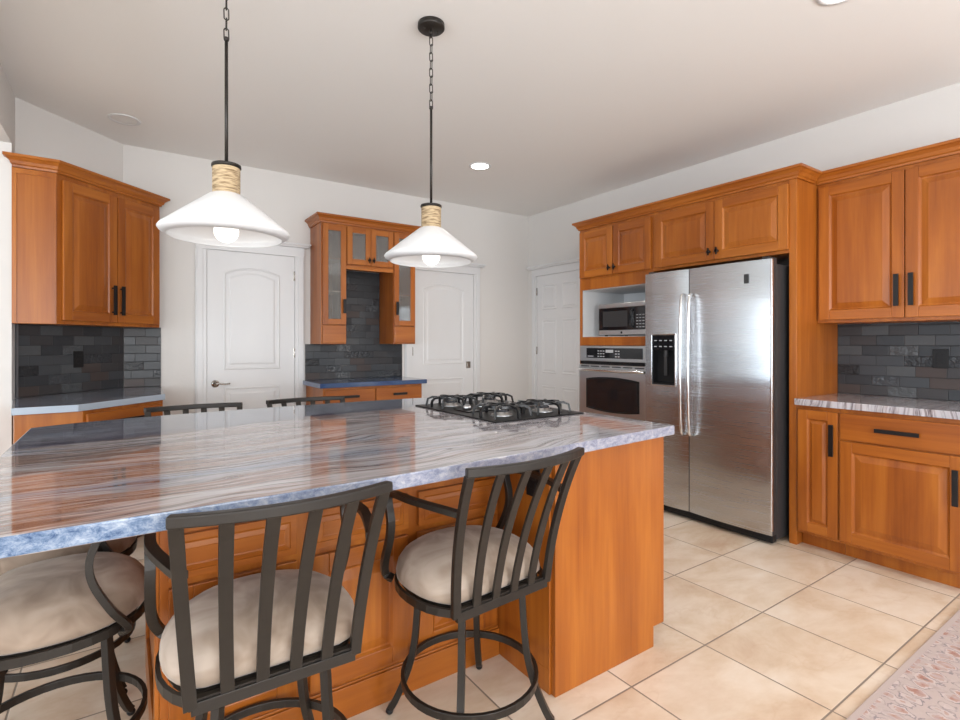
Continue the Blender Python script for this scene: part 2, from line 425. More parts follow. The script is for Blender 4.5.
# ================================================================ SETTING
b = MB(); b.box(-4.5, -2.7, -.1, XR+.12, YB+.12, 0); struct(b.obj('floor', M_FLOOR))
b = MB(); b.box(-4.5, -2.7, H_CEIL, XR+.12, YB+.12, H_CEIL+.1); struct(b.obj('ceiling', M_CEIL))
b = MB(); b.box(-.05, YB, 0, XR+.1, YB+.12, H_CEIL); struct(b.obj('wall_back', M_WALL))
b = MB(); b.box(XR, -2.6, 0, XR+.12, YB, H_CEIL); struct(b.obj('wall_right', M_WALL))
b = MB(); b.prism([(XL-.15, 4.266), (XL, 4.266), (XL, YB+XL), (0, YB), (0, YB+.12), (XL-.15, YB+.12)], 0, H_CEIL); struct(b.obj('wall_diagonal', M_WALL))
b = MB(); b.box(XL-.15, -2.6, 2.515, XL, 4.266, H_CEIL); struct(b.obj('wall_left', M_WALL))
b = MB(); b.box(-4.5, 4.266, 0, XL-.15, 4.38, H_CEIL); struct(b.obj('wall_dining', M_GREYWALL))
# rear wall with three window openings, dining wall with three, all unseen and added for light
b = MB(); ys = (-2.7, -2.6)
xs = [-4.5]
for wx in (-1.9, .4, 2.7): xs += [wx-.86, wx+.86]
xs.append(XR+.12)
for i in range(0, len(xs), 2): b.box(xs[i], ys[0], .58, xs[i+1], ys[1], 2.32)
b.box(-4.5, ys[0], 0, XR+.12, ys[1], .58); b.box(-4.5, ys[0], 2.32, XR+.12, ys[1], H_CEIL); struct(b.obj('wall_rear', M_GREYWALL))
b = MB(); vs_ = [-2.6]
for wy in (-.9, 1.2, 3.3): vs_ += [wy-.76, wy+.76]
vs_.append(4.20)
for i in range(0, len(vs_), 2): b.box(-4.6, vs_[i], .58, -4.5, vs_[i+1], 2.32)
b.box(-4.6, -2.6, 0, -4.5, 4.2, .58); b.box(-4.6, -2.6, 2.32, -4.5, 4.2, H_CEIL); struct(b.obj('wall_far_left', M_GREYWALL))
n = 0  # frames for the added, unseen window openings
for wx in (-1.9, .4, 2.7):
    n += 1; f = MB()
    for (a, c, d, e) in ((-.86, .58, .86, .64), (-.86, 2.26, .86, 2.32), (-.86, .64, -.80, 2.26), (.80, .64, .86, 2.26), (-.025, .64, .025, 2.26)):
        f.box(wx+a, -2.68, c, wx+d, -2.62, e)
    struct(f.obj('window_%d' % n, M_WHITE))
for wy in (-.9, 1.2, 3.3):
    n += 1; f = MB()
    for (a, c, d, e) in ((-.76, .58, .76, .64), (-.76, 2.26, .76, 2.32), (-.76, .64, -.70, 2.26), (.70, .64, .76, 2.26), (-.025, .64, .025, 2.26)):
        f.box(-4.58, wy+a, c, -4.52, wy+d, e)
    struct(f.obj('window_%d' % n, M_WHITE))

def arch_outline(x0, x1, z0, z1, rise, off, n=14):
    x0 += off; x1 -= off; z0 += off; z1 -= off
    pts = [(x0, z0), (x1, z0)]
    if rise <= 0: return pts+[(x1, z1), (x0, z1)]
    for k in range(n+1):
        u = k/n; x = x1+(x0-x1)*u; pts.append((x, z1-rise+rise*(1-(2*u-1)**2)))
    return pts
def raised(m, x0, x1, z0, z1, rise=0, y=0, seq=((0, 0), (.010, .007), (.022, .001), (.05, .001), (.065, .007))):
    rings = []; base = len(m.v)
    for off, h in seq: rings.append([(p[0], y-h, p[1]) for p in arch_outline(x0, x1, z0, z1, rise, off)])
    k = len(rings[0]); vs = [p for r in rings for p in r]; fs = []
    for i in range(len(rings)-1):
        for q in range(k): fs.append((i*k+q, i*k+(q+1) % k, (i+1)*k+(q+1) % k, (i+1)*k+q))
    fs.append(tuple(range((len(rings)-1)*k, len(rings)*k)))
    m.add(vs, fs)
def casing(w, h, parent, cw=.085):
    m = MB()
    pr = [(0, 0)]
    for s in (-1, 1):
        a, c = (-cw, 0) if s < 0 else (w, w+cw)
        m.box(a, -.018, 0, c, 0, h); m.box(a+.012, -.026, 0, c-.03, -.018, h) if s < 0 else m.box(a+.03, -.026, 0, c-.012, -.018, h)
    m.box(-cw, -.022, h, w+cw, 0, h+.085); m.sweep([(0, 0), (.03, 0), (.036, .012), (.05, .022), (.05, .034), (0, .034)], [(-cw, 0), (-cw, -.022), (w+cw, -.022), (w+cw, 0)], h+.085)
    return m.obj('door_casing', M_WHITE, parent, .002)
def door(name, loc, rz, w, h, style, hinge_side, knob):
    root = bpy.data.objects.new(name, None); COL.objects.link(root); root.location = loc; root.rotation_euler = (0, 0, rz); struct(root)
    casing(w, h, root)
    m = MB(); m.box(.003, -.008, .008, w-.003, -.001, h-.003)
    st = .13
    if style == 'arch':
        q_ = ((0, 0), (.010, .005), (.022, .0005), (.045, .0005), (.06, .005)); raised(m, st, w-st, 1.05, h-.135, .05, -.008, q_); raised(m, st, w-st, .18, .90, 0, -.008, q_)
    else:
        mid = w/2; g = .045
        for (a, c) in ((.10, mid-g), (mid+g, w-.10)):
            for (z0, z1) in ((.2, .78), (.93, 1.56), (1.68, h-.12)): raised(m, a, c, z0, z1, 0, -.008, ((0, 0), (.008, .006), (.018, .001), (.03, .001), (.04, .006)))
    leaf = m.obj('door_leaf', M_WHITE, root)
    for z in (.25, 1.15, 1.86):
        x = .0 if hinge_side == 'L' else w
        hm = MB(); hm.cyl((x, -.012, z), .006, .09, 10); hm.box(x-.012, -.0105, z, x+.012, -.009, z+.09); hm.obj('hinge', M_NICKEL, root)
    if knob:
        km = MB(); x = .065 if hinge_side == 'R' else w-.065; s = 1 if hinge_side == 'R' else -1
        km.lathe([(.001, .0), (.032, .0), (.032, .008), (.026, .014), (.012, .016), (.011, .045), (.001, .048)], (x, -.009, .935), 24, axis='y')
        km.tube(catmull([(x, -.05, .935), (x+s*.03, -.056, .938), (x+s*.07, -.054, .932), (x+s*.11, -.05, .936)], 5), .008)
        km.obj('door_handle', M_NICKEL, root)
    return root
door('door_1', (.585, YB-.001, 0), 0, .73, 2.085, 'arch', 'R', True)
d2 = door('door_2', (2.53, YB-.001, 0), 0, .785, 2.07, 'arch', 'L', False)
km = MB(); km.box(.785-.105, -.014, 1.0, .785-.045, -.009, 1.075); km.box(.785-.09, -.022, 1.02, .785-.06, -.014, 1.055); km.obj('latch_plate', M_NICKEL, d2, .002)
door('door_3', (XR-.001, 4.79, 0), R(-90), .78, 2.09, 'six', 'L', False)
for i, (x0, x1) in enumerate(((.26, .495), (3.405, 4.13))):
    m = MB(); m.box(x0, YB-.016, 0, x1, YB-.001, .1); m.box(x0, YB-.010, .1, x1, YB-.001, .115); struct(m.obj('baseboard_back', M_WHITE))

# ================================================================ CABINET KIT (local frame: front faces -y, front plane y=0, x to the right)
CROWN = [(0, 0), (.010, 0), (.012, .012), (.020, .018), (.026, .036), (.042, .052), (.052, .056), (.052, .072), (0, .072)]
def panel_door(parent, x0, x1, z0, z1, handle=None, hpos=None, y=0, name='door', fr=.062, glass=False, panel=True, label=None):
    t = .02; m = MB(); g = .0015; x0 += g; x1 -= g; z0 += g; z1 -= g
    f = min(fr, (x1-x0)*.30, (z1-z0)*.33)
    yf = y-t
    m.box(x0, yf, z0, x0+f, y-.001, z1, 0); m.box(x1-f, yf, z0, x1, y-.001, z1, 0)
    m.box(x0+f, yf, z0, x1-f, y-.001, z0+f, 1); m.box(x0+f, yf, z1-f, x1-f, y-.001, z1, 1)
    if panel and not glass:
        a0, a1, c0, c1 = x0+f, x1-f, z0+f, z1-f
        seq = [(0, 0.001), (.007, .009), (.012, .010), (min(.045, (a1-a0)*.25, (c1-c0)*.25), .001)]
        rings = []
        for off, d in seq: rings.append([(a0+off, yf+d, c0+off), (a1-off, yf+d, c0+off), (a1-off, yf+d, c1-off), (a0+off, yf+d, c1-off)])
        vs = [p for r in rings for p in r]; fs = []
        for i in range(len(rings)-1):
            for q in range(4): fs.append((i*4+q, i*4+(q+1) % 4, (i+1)*4+(q+1) % 4, (i+1)*4+q))
        n = (len(rings)-1)*4; fs.append((n, n+1, n+2, n+3)); m.add(vs, fs, 0)
    d = m.obj(name, [WZ, WX], parent, .0025)
    if label: d['label'] = label
    if glass:
        gm = MB(); gm.box(x0+f-.004, y-.012, z0+f-.004, x1-f+.004, y-.008, z1-f+.004); gm.obj('glass_pane', M_GLASS, d)
    put_handle(d, handle, hpos, yf); return d
def put_handle(d, kind, pos, y):
    if not kind: return
    m = MB(); x, z = pos[0], pos[1]
    if kind == 'v':
        L = pos[2]; m.box(x-.0125, y-.030, z-L/2, x+.0125, y-.021, z+L/2)
        for s in (-1, 1): m.box(x-.006, y-.021, z+s*(L/2-.02)-.005, x+.006, y, z+s*(L/2-.02)+.005)
        m.obj('bar_handle', M_BLACK, d, .001)
    elif kind == 'h':
        L = pos[2]; m.box(x-L/2, y-.030, z-.011, x+L/2, y-.021, z+.011)
        for s in (-1, 1): m.box(x+s*(L/2-.02)-.005, y-.021, z-.006, x+s*(L/2-.02)+.005, y, z+.006)
        m.obj('bar_handle', M_BLACK, d, .001)
    else:
        m.lathe([(.007, 0), (.006, .012), (.013, .018), (.014, .026), (.008, .03)], (x, y, z), 14, axis='y', cap=True); m.box(x-.004, y-.030, z-.026, x+.004, y-.02, z+.026)
        m.obj('knob', M_BLACK, d)
def drawer(parent, x0, x1, z0, z1, handle=True, y=0, L=.15, flat=True, name='drawer'):
    g = .0015; m = MB(); x0 += g; x1 -= g; z0 += g; z1 -= g
    m.prism_y([(x0, z0), (x1, z0), (x1, z1), (x0, z1)], y-.02, y-.001)
    if not flat: raised(m, x0+.02, x1-.02, z0+.02, z1-.02, 0, y-.02, ((0, 0), (.004, .004), (.02, .006), (.021, .004)))
    d = m.obj(name, WX, parent, .004, 2)
    if handle: put_handle(d, 'h', ((x0+x1)/2, (z0+z1)/2, L), y-.02)
    return d

# ---------------- left corner (45 degree wall)
r45 = R(45); loc = (-.35, 4.26, 0)
c = thing('wall_cabinet', 'angled cherry wood wall cabinet with two doors, left of the first white door', 'cabinet', loc, r45)
poly = [(-.150, .152), (0, 0), (.834, 0), (.834, .15), (.742, .242), (-.055, .242)]
m = MB(); m.prism(poly, 1.406, 2.37); m.obj('body', WZ, c, .002)
m = MB(); m.sweep(CROWN, w2l((-.35, 4.26), r45, [(-.548, 4.2655), (-.548, 4.26)])+[(0, 0), (.834, 0), (.834, .15)], 2.37); m.prism([(p[0], p[1]) for p in poly], 2.37, 2.435); m.obj('crown_moulding', WX, c)
# side panel frame on the short face
m = MB(); e = Vector((-.150, .152)); dn = (Vector((0, 0))-e).normalized(); nn = Vector((dn.y, -dn.x))
def sidebox(m, e, dn, nn, s0, s1, z0, z1, t=.006):
    a = e+dn*s0; b_ = e+dn*s1; m.prism([tuple(a), tuple(a+nn*t), tuple(b_+nn*t), tuple(b_)], z0, z1)
sidebox(m, e, dn, nn, .0, .022, 1.41, 2.365); sidebox(m, e, dn, nn, .19, .212, 1.41, 2.365); sidebox(m, e, dn, nn, .022, .19, 2.335, 2.365); m.obj('side_trim', WZ, c)
panel_door(c, .03, .43, 1.43, 2.335, 'v', (.388, 1.588, .21)); panel_door(c, .435, .815, 1.43, 2.335, 'v', (.456, 1.588, .21))

locb = (-.209+.021, 3.72+.035, 0)
wl = lambda pts: w2l(locb, r45, pts)
c = thing('base_cabinet', 'angled cherry base cabinet with one long drawer under the left corner counter', 'cabinet', locb, r45)
basepoly = wl([(-.487, 3.755), (-.19, 3.755), (.225, 4.17), (.225, YB-.004), (.0, YB-.004), (XL+.004, YB+XL-.006), (XL+.004, 4.28)])
m = MB(); m.prism(basepoly, .1, CT-TH-.001); m.obj('body', WZ, c, .002)
m = MB(); m.prism(wl([(-.48, 3.82), (-.2, 3.82), (.19, 4.21), (.19, YB-.01), (.0, YB-.01), (XL+.01, YB+XL-.01), (XL+.01, 4.29)]), 0, .1); m.obj('toe_kick', WDARK, c)
drawer(c, .01, .565, .745, .875, True, L=.19)
panel_door(c, .01, .287, .12, .735, 'v', (.262, .62, .15)); panel_door(c, .29, .565, .12, .735, 'v', (.315, .62, .15))
top = [(-.495, 3.72), (-.209, 3.72), (.239, 4.168), (.254, YB-.003), (.0, YB-.003), (XL+.003, YB+XL-.005), (XL+.003, 4.27)]
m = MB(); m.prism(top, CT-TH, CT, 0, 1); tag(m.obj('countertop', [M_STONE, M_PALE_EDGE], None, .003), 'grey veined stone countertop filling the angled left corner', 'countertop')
c = thing('tile_backsplash', 'dark slate tile backsplash under the angled left wall cabinet', 'backsplash', (XL+.006, YB+XL, CT+.001), r45)
DL = .7865
m = MB(); m.box(.0, -.010, 0, DL, -.001, .475); m.obj('angled_tiles', M_SLATE, c)
o2 = MB(); o2.box(0, -.010, 0, .248, -.001, .475); o = o2.obj('tile_backsplash', M_SLATE); o.location = (.006, YB-.002, CT+.001)
tag(o, 'short slate tile backsplash on the back wall, right of the angled corner tiles', 'backsplash')
m = MB(); m.box(-.013, -.016, 0, -.001, -.004, .49); m.obj('metal_edge', M_TILETRIM, c)

def outlet(loc, rz, label, w_=.075, h_=.118):
    c = thing('outlet', label, 'outlet', loc, rz)
    m = MB(); m.box(-w_/2, -.006, 0, w_/2, 0, h_); m.obj('cover_plate', M_PLASTIC, c, .002)
    m = MB()
    for z in (.03, .063): m.box(-.017, -.009, z, .017, -.0062, z+.025)
    m.obj('socket', M_PLASTIC, c, .002); return c
outlet((-.273+.0095, 4.687-.0095, 1.11), r45, 'black outlet on the slate tiles of the angled left corner')

# ---------------- hutch on the back wall
UY = 4.63; c = thing('hutch_cabinet', 'cherry hutch wall cabinet with glass doors around a tiled niche', 'cabinet', (1.46, UY, 0), 0)
W = .94; D = YB-UY-.003; a, bb = .23, .70
def shell(m, x0, x1, z0, z1, t=.018, y0=0.0):
    m.box(x0, y0, z0, x0+t, D, z1); m.box(x1-t, y0, z0, x1, D, z1); m.box(x0+t, y0, z0, x1-t, D, z0+t); m.box(x0+t, y0, z1-t, x1-t, D, z1); m.box(x0+t, D-.008, z0+t, x1-t, D, z1-t)
m = MB(); shell(m, 0, a, 1.275, 2.37); shell(m, bb, W, 1.275, 2.37); shell(m, a, bb, 2.00, 2.37)
for z in (1.44,): m.box(.018, .01, z, a-.018, D-.01, z+.015); m.box(bb+.018, .01, z, W-.018, D-.01, z+.015)
m.obj('body', WZ, c, .0015)
for (x0, x1) in ((.018, a-.018), (bb+.018, W-.018)):
    for z in (1.75, 2.05):
        m = MB(); m.box(x0, .02, z, x1, D-.01, z+.012); m.obj('shelf', WX, c)
m = MB(); m.box(a+.001, -.003, 1.965, bb-.001, .018, 1.999); m.obj('niche_rail', WX, c)
m = MB(); m.sweep(CROWN, [(0, D), (0, 0), (W, 0), (W, D)], 2.37); m.box(0, 0, 2.37, W, D, 2.435); m.obj('crown_moulding', WX, c)
panel_door(c, .008, a-.004, 1.452, 2.355, 'v', (a-.028, 1.62, .13), glass=True, name='glass_door', fr=.05)
panel_door(c, bb+.004, W-.008, 1.452, 2.355, 'v', (bb+.028, 1.62, .13), glass=True, name='glass_door', fr=.05)
panel_door(c, a+.004, (a+bb)/2, 2.01, 2.355, 'k', ((a+bb)/2-.022, 2.06), glass=True, name='glass_door', fr=.05)
panel_door(c, (a+bb)/2, bb-.004, 2.01, 2.355, 'k', ((a+bb)/2+.022, 2.06), glass=True, name='glass_door', fr=.05)
drawer(c, .008, a-.004, 1.285, 1.445, False); drawer(c, bb+.004, W-.008, 1.285, 1.445, False)
FY = 4.455; c = thing('base_cabinet', 'cherry base cabinet with two top drawers below the hutch counter', 'cabinet', (1.42, FY, 0), 0)
m = MB(); m.box(0, 0, .1, .96, YB-FY-.003, CT-TH-.001); m.box(0.01, .06, 0, .95, YB-FY-.01, .1); m.obj('body', WZ, c, .002)
for i in range(2):
    x0 = .012+i*.469; drawer(c, x0, x0+.465, .75, .875, True, L=.14); panel_door(c, x0, x0+.465, .12, .745, 'v', (x0+(.43 if i == 0 else .035), .64, .14))
m = MB(); m.box(1.385, 4.42, CT-TH, 2.42, YB-.003, CT); tag(m.obj('countertop', M_STONE_BLUE_REFL, None, .003), 'stone countertop with painted blue reflection on the small hutch base', 'countertop')
m = MB(); m.box(0, -.010, 0, 1.0, -.001, .338); m.box(.282, -.010, .338, .744, -.001, 1.06); o = m.obj('tile_backsplash', M_SLATE); o.location = (1.412, YB-.002, CT+.001)
tag(o, 'dark slate tile backsplash running up into the hutch niche', 'backsplash')

# ---------------- right wall run
r90 = R(-90); XF = 3.53; DEP = XR-XF-.003
c = thing('oven_cabinet', 'tall cherry cabinet holding the wall oven and microwave beside the refrigerator', 'cabinet', (XF, 3.48, 0), r90)
W = .818
m = MB(); t = .022
m.box(0, 0, .1, t, DEP, 2.335); m.box(W-t, 0, .1, W, DEP, 2.335)
m.box(t, 0, .1, W-t, DEP, .53); m.box(t, 0, 1.263, W-t, DEP, 1.34); m.box(t, 0, 1.775, W-t, DEP, 1.87); m.box(t, 0.0, 1.87, W-t, DEP, 2.335)
m.box(t, DEP-.01, .53, W-t, DEP, 1.775); m.box(0.01, .06, 0, W-.01, DEP, .1)
m.obj('body', WZ, c, .002)
m = MB(); x0, x1, z0, z1 = t+.001, W-t-.001, 1.341, 1.774
m.box(x0, .015, z0, x0+.004, DEP-.012, z1); m.box(x1-.004, .015, z0, x1, DEP-.012, z1); m.box(x0+.004, DEP-.018, z0, x1-.004, DEP-.012, z1)
m.box(x0+.004, .015, z1-.004, x1-.004, DEP-.018, z1); m.box(x0+.004, .015, z0, x1-.004, DEP-.018, z0+.003)
m.obj('white_lining', M_INT, c)
m = MB(); m.sweep(CROWN, [(0, DEP), (0, 0), (W, 0)], 2.335); m.box(0, 0, 2.335, W, DEP, 2.40); m.obj('crown_moulding', WX, c)
panel_door(c, .012, W/2-.002, 1.885, 2.31, 'k', (W/2-.03, 1.945)); panel_door(c, W/2+.002, W-.012, 1.885, 2.31, 'k', (W/2+.03, 1.945))
drawer(c, .012, W-.012, .12, .50, True)

FW = 1.036
c = thing('refrigerator_cabinet', 'cherry two door cabinet above the refrigerator with full height end panel', 'cabinet', (XF, 3.48-.819, 0), r90)
m = MB(); m.box(0, 0, 1.865, FW, DEP, 2.335); m.obj('body', WZ, c, .002)
m = MB(); m.box(FW+.001, 0, 0, FW+.046, DEP, 2.335); m.obj('end_panel', WZ, c, .002)
m = MB(); E = FW+.046; m.sweep(CROWN, [(.001, 0), (E, 0), (E, XR-XF-.325-.05)], 2.335); m.box(.001, 0, 2.335, E, DEP, 2.40); m.obj('crown_moulding', WX, c)
panel_door(c, .026, FW/2+.014, 1.885, 2.31, 'k', (FW/2-.016, 1.945)); panel_door(c, FW/2+.016, FW+.004, 1.885, 2.31, 'k', (FW/2+.046, 1.945))

YP = 3.48-.819-FW-.047       # face of the end panel towards the camera
UX = XR-.325
def upper(y0, w_, label, crown=True):
    c = thing('wall_cabinet', label, 'cabinet', (UX, y0, 0), r90)
    m = MB(); m.box(0, 0, 1.415, w_, .322, 2.335); m.obj('body', WZ, c, .002)
    m = MB(); m.sweep(CROWN, [(.0, 0), (w_, 0)], 2.335); m.box(0, 0, 2.335, w_, .322, 2.40); m.obj('crown_moulding', WX, c)
    panel_door(c, .015, w_/2-.001, 1.435, 2.31, 'v', (w_/2-.035, 1.60, .19)); panel_door(c, w_/2+.001, w_-.012, 1.435, 2.31, 'v', (w_/2+.035, 1.60, .19))
upper(YP-.001, .95, 'cherry two door wall cabinet right of the refrigerator panel')
c = thing('base_cabinet', 'narrow cherry base cabinet with one slim door beside the refrigerator panel', 'cabinet', (XF, YP-.001, 0), r90)
m = MB(); m.box(0, 0, .09, .24, DEP, CT-TH-.001); m.box(0, .075, 0, .24, DEP, .09); m.obj('body', WZ, c, .002)
panel_door(c, .012, .236, .11, .87, 'v', (.208, .70, .19), fr=.055)
y0 = YP-.242
for i, (w_, lab) in enumerate(((.575, 'cherry base cabinet with a drawer over one wide door, at the right edge'), (.60, None))):
    if lab is None: break
    c = thing('base_cabinet', lab, 'cabinet', (XF, y0, 0), r90)
    m = MB(); m.box(0, 0, .09, w_, DEP, CT-TH-.001); m.box(0, .075, 0, w_, DEP, .09); m.obj('body', WZ, c, .002)
    drawer(c, .004, w_-.008, .712, .87, True, L=.20); panel_door(c, .004, w_-.008, .11, .705, 'v', (w_-.045, .545, .185))
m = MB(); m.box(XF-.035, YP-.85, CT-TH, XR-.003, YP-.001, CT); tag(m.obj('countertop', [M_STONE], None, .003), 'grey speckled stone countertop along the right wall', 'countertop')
m = MB(); m.box(0, -.010, 0, .85, -.001, .478); o = m.obj('tile_backsplash', M_SLATE); o.location = (XR-.002, YP-.001, CT+.001); o.rotation_euler = (0, 0, r90)
tag(o, 'dark slate tile backsplash behind the right wall counter', 'backsplash')
outlet((XR-.0145, 1.02, 1.13), r90, 'black outlet on the slate tiles of the right wall')

# ---------------- wall oven
c = thing('wall_oven', 'stainless built in wall oven with a curved dark window', 'oven', (XF, 3.48-.024, .532), r90)
OW = .77; z = lambda v: v-.532
m = MB(); m.box(.005, 0.0, .003, OW-.005, .50, z(1.258)); m.obj('body', M_DGREY, c)
m = MB(); m.box(0, -.022, z(1.122), OW, -.001, z(1.260)); m.obj('control_panel', M_STEEL2, c, .003)
m = MB(); m.box(.085, -.025, z(1.150), OW-.06, -.0225, z(1.240)); gp = m.obj('display', M_BGLASS, c)
for i in range(5):
    for k in range(3):
        q = .22+i*.03+(0 if i < 3 else .11)
        m = MB(); m.box(q, -.0262, z(1.162+k*.024), q+.020, -.0252, z(1.170+k*.024)); m.obj('key', M_GREYTXT, c)
m = MB(); m.box(.315, -.0262, z(1.20), .40, -.0252, z(1.226)); m.obj('clock_readout', M_GREYTXT, c)
m = MB(); m.box(.10, -.0262, z(1.162), .17, -.0252, z(1.170)); m.obj('printed_mark', M_GREYTXT, c)
m = MB(); m.box(0, -.016, z(1.095), OW, -.001, z(1.120)); m.obj('vent_gap', M_PLASTIC, c)
# door with curved window
m = MB(); m.box(0, -.035, .005, OW, -.001, z(1.092)); dr = m.obj('oven_door', M_STEEL2, c, .006)
for i in range(6): m = MB(); m.box(.03+i*.122, -.0365, z(1.072), .125+i*.122, -.0352, z(1.080)); m.obj('vent_slot', M_PLASTIC, dr)
def curved(x0, x1, z0, z1, bul, n=12):
    p = [(x0+(x1-x0)*k/n, z0-bul*(1-(2*k/n-1)**2)) for k in range(n+1)]
    p += [(x1-(x1-x0)*k/n, z1+bul*(1-(2*k/n-1)**2)) for k in range(n+1)]; return p
m = MB(); m.prism_y(curved(.095, OW-.085, z(.70), z(.965), .022), -.040, -.0352); m.obj('window_frame', M_PLASTIC, dr)
m = MB(); m.prism_y(curved(.11, OW-.10, z(.715), z(.95), .020), -.0415, -.0405); m.obj('oven_window', M_BGLASS, dr)
m = MB(); hp = catmull([(.03, -.036, z(1.045)), (.06, -.07, z(1.045)), (OW/2, -.088, z(1.045)), (OW-.06, -.07, z(1.045)), (OW-.03, -.036, z(1.045))], 8)
m.tube(hp, .013); m.obj('oven_handle', M_CHROME, dr)

# ---------------- microwave
c = thing('microwave', 'small stainless microwave with dark door in the white lined niche', 'microwave', (XF+.11, 3.33, 1.345), r90)
m = MB(); m.box(0, .0, .012, .53, .36, .295); m.obj('body', M_STEEL2, c, .004)
for x in (.04, .49):
    for y in (.04, .32): m = MB(); m.cyl((x, y, 0), .014, .0115, 12); m.obj('foot', M_PLASTIC, c)
m = MB(); m.box(.0, -.016, .055, .40, -.001, .255); dd = m.obj('microwave_door', M_BGLASS, c, .003)
m = MB(); m.box(.05, -.0185, .085, .33, -.0165, .225); m.obj('door_window', M_DGREY, dd)
m = MB(); m.box(.405, -.016, .055, .53, -.001, .255); cp = m.obj('control_panel', M_BGLASS, c, .003)
for i in range(3):
    for k in range(5): m = MB(); m.box(.425+i*.032, -.0175, .075+k*.026, .445+i*.032, -.0165, .082+k*.026); m.obj('key', M_GREYTXT, cp)
m = MB(); m.box(0, -.016, .014, .53, -.001, .053); m.box(0, -.016, .257, .53, -.001, .294); m.obj('steel_trim', M_STEEL2, c, .002)
m = MB(); m.cyl((.265, -.0165, .033), .010, .002, 16, axis='y'); m.obj('round_badge', M_PLASTIC, c)
m = MB(); m.tube([(.385, -.017, .08), (.385, -.045, .10), (.385, -.045, .21), (.385, -.017, .23)], .007); m.obj('microwave_handle', M_DGREY, dd)

# ---------------- refrigerator
FX = 3.36; FH = 1.82; c = thing('refrigerator', 'stainless side by side refrigerator with water dispenser in left door', 'refrigerator', (FX, 2.622, 0), r90)
RW = .972
m = MB(); m.box(.004, .075, .03, RW-.004, XR-FX-.03, 1.79); m.obj('body', M_DGREY, c, .004)
m = MB(); m.box(.01, .03, .012, RW-.01, .074, .062)
m.obj('base_grille', M_PLASTIC, c, .006)
for x in (.05, RW-.05):
    for y in (.12, .6): m = MB(); m.cyl((x, y, 0), .02, .0295, 12); m.obj('foot', M_PLASTIC, c)
def fdoor(x0, x1, z0, z1, hole=None, name='freezer_door'):
    m = MB(); nx = 16; xs = sorted(set([x0+(x1-x0)*k/nx for k in range(nx+1)]+([hole[0], hole[1]] if hole else [])))
    zs = sorted(set([z0, z1, z0+.3*(z1-z0), z0+.6*(z1-z0)]+([hole[2], hole[3]] if hole else [])))
    yb = lambda x: (.016*abs(2*(x-x0)/(x1-x0)-1)**2.5)
    idx = {}; vs = []
    for i, x in enumerate(xs):
        for k, zz in enumerate(zs): idx[i, k] = len(vs); vs.append((x, yb(x), zz))
    fs = []
    for i in range(len(xs)-1):
        for k in range(len(zs)-1):
            if hole and hole[0]-1e-6 <= xs[i] < hole[1]-1e-6 and hole[2]-1e-6 <= zs[k] < hole[3]-1e-6: continue
            fs.append((idx[i, k], idx[i+1, k], idx[i+1, k+1], idx[i, k+1]))
    m.add(vs, fs, 0, True)
    n = len(xs); Y = .070
    top = [(x, yb(x), z1) for x in xs]+[(x1, Y, z1), (x0, Y, z1)]; bot = [(x, yb(x), z0) for x in xs]+[(x1, Y, z0), (x0, Y, z0)]
    m.add(top, [tuple(range(n+2))], 1); m.add(bot, [tuple(range(n+2))], 1)
    m.add([(x0, yb(x0), z0), (x0, Y, z0), (x0, Y, z1), (x0, yb(x0), z1)], [(0, 1, 2, 3)], 1)
    m.add([(x1, yb(x1), z0), (x1, Y, z0), (x1, Y, z1), (x1, yb(x1), z1)], [(0, 1, 2, 3)], 1)
    m.add([(x0, Y, z0), (x1, Y, z0), (x1, Y, z1), (x0, Y, z1)], [(0, 1, 2, 3)], 1)
    d = m.obj(name, [M_STEEL, M_DGREY], c)
    return d
hx0, hx1, hz0, hz1 = .080, .278, .970, 1.345
SP = .385
ld = fdoor(.003, SP-.003, .065, FH, (hx0, hx1, hz0, hz1)); rd = fdoor(SP+.003, RW-.003, .065, FH, name='fridge_door')
m = MB(); t = .010   # dispenser bezel, cavity, panel, paddle
for q in ((hx0-t, hz0-t, hx1+t, hz0), (hx0-t, hz1, hx1+t, hz1+t), (hx0-t, hz0, hx0, hz1), (hx1, hz0, hx1+t, hz1)): m.box(q[0], -.006, q[1], q[2], .014, q[3])
m.obj('dispenser_bezel', M_CHROME, ld, .002)
m = MB(); m.box(hx0, .060, hz0, hx1, .064, hz1); m.box(hx0, .004, hz0, hx0+.003, .060, hz1); m.box(hx1-.003, .004, hz0, hx1, .060, hz1); m.box(hx0+.003, .0, hz0, hx1-.003, .060, hz0+.012)
m.obj('dispenser_recess', M_PLASTIC, ld)
m = MB(); m.box(hx0+.001, -.003, hz1-.115, hx1-.001, .012, hz1-.001); pn = m.obj('dispenser_panel', M_BGLASS, ld, .002)
for i in range(4):
    for k in range(2): m = MB(); m.box(hx0+.02+i*.045, -.0045, hz1-.045-k*.045, hx0+.042+i*.045, -.0032, hz1-.038-k*.045); m.obj('button', M_GREYTXT, pn)
m = MB(); m.cyl((.18, .03, 1.18), .016, .05, 14); m.box(.168, .022, 1.04, .192, .030, 1.18); m.obj('dispenser_paddle', M_DGREY, ld, .002)
for (x, d, s) in ((SP-.032, ld, -1), (SP+.032, rd, 1)):
    m = MB(); pts = catmull([(x, .006, 1.635), (x, -.030, 1.615), (x, -.045, 1.45), (x, -.050, 1.13), (x, -.045, .82), (x, -.030, .645), (x, .006, .625)], 8)
    sec = [(.0105*math.cos(a_), .0105*math.sin(a_)) for a_ in [2*math.pi*k/12 for k in range(12)]]
    m.tube(pts, sec, up=(0, -1, .001), smooth=True); m.obj('door_handle', M_CHROME, d)
m = MB(); m.box(RW-.014, .010, .092, RW-.0015, .03, FH-.002); m.obj('edge_trim', M_CHROME, rd, .004)
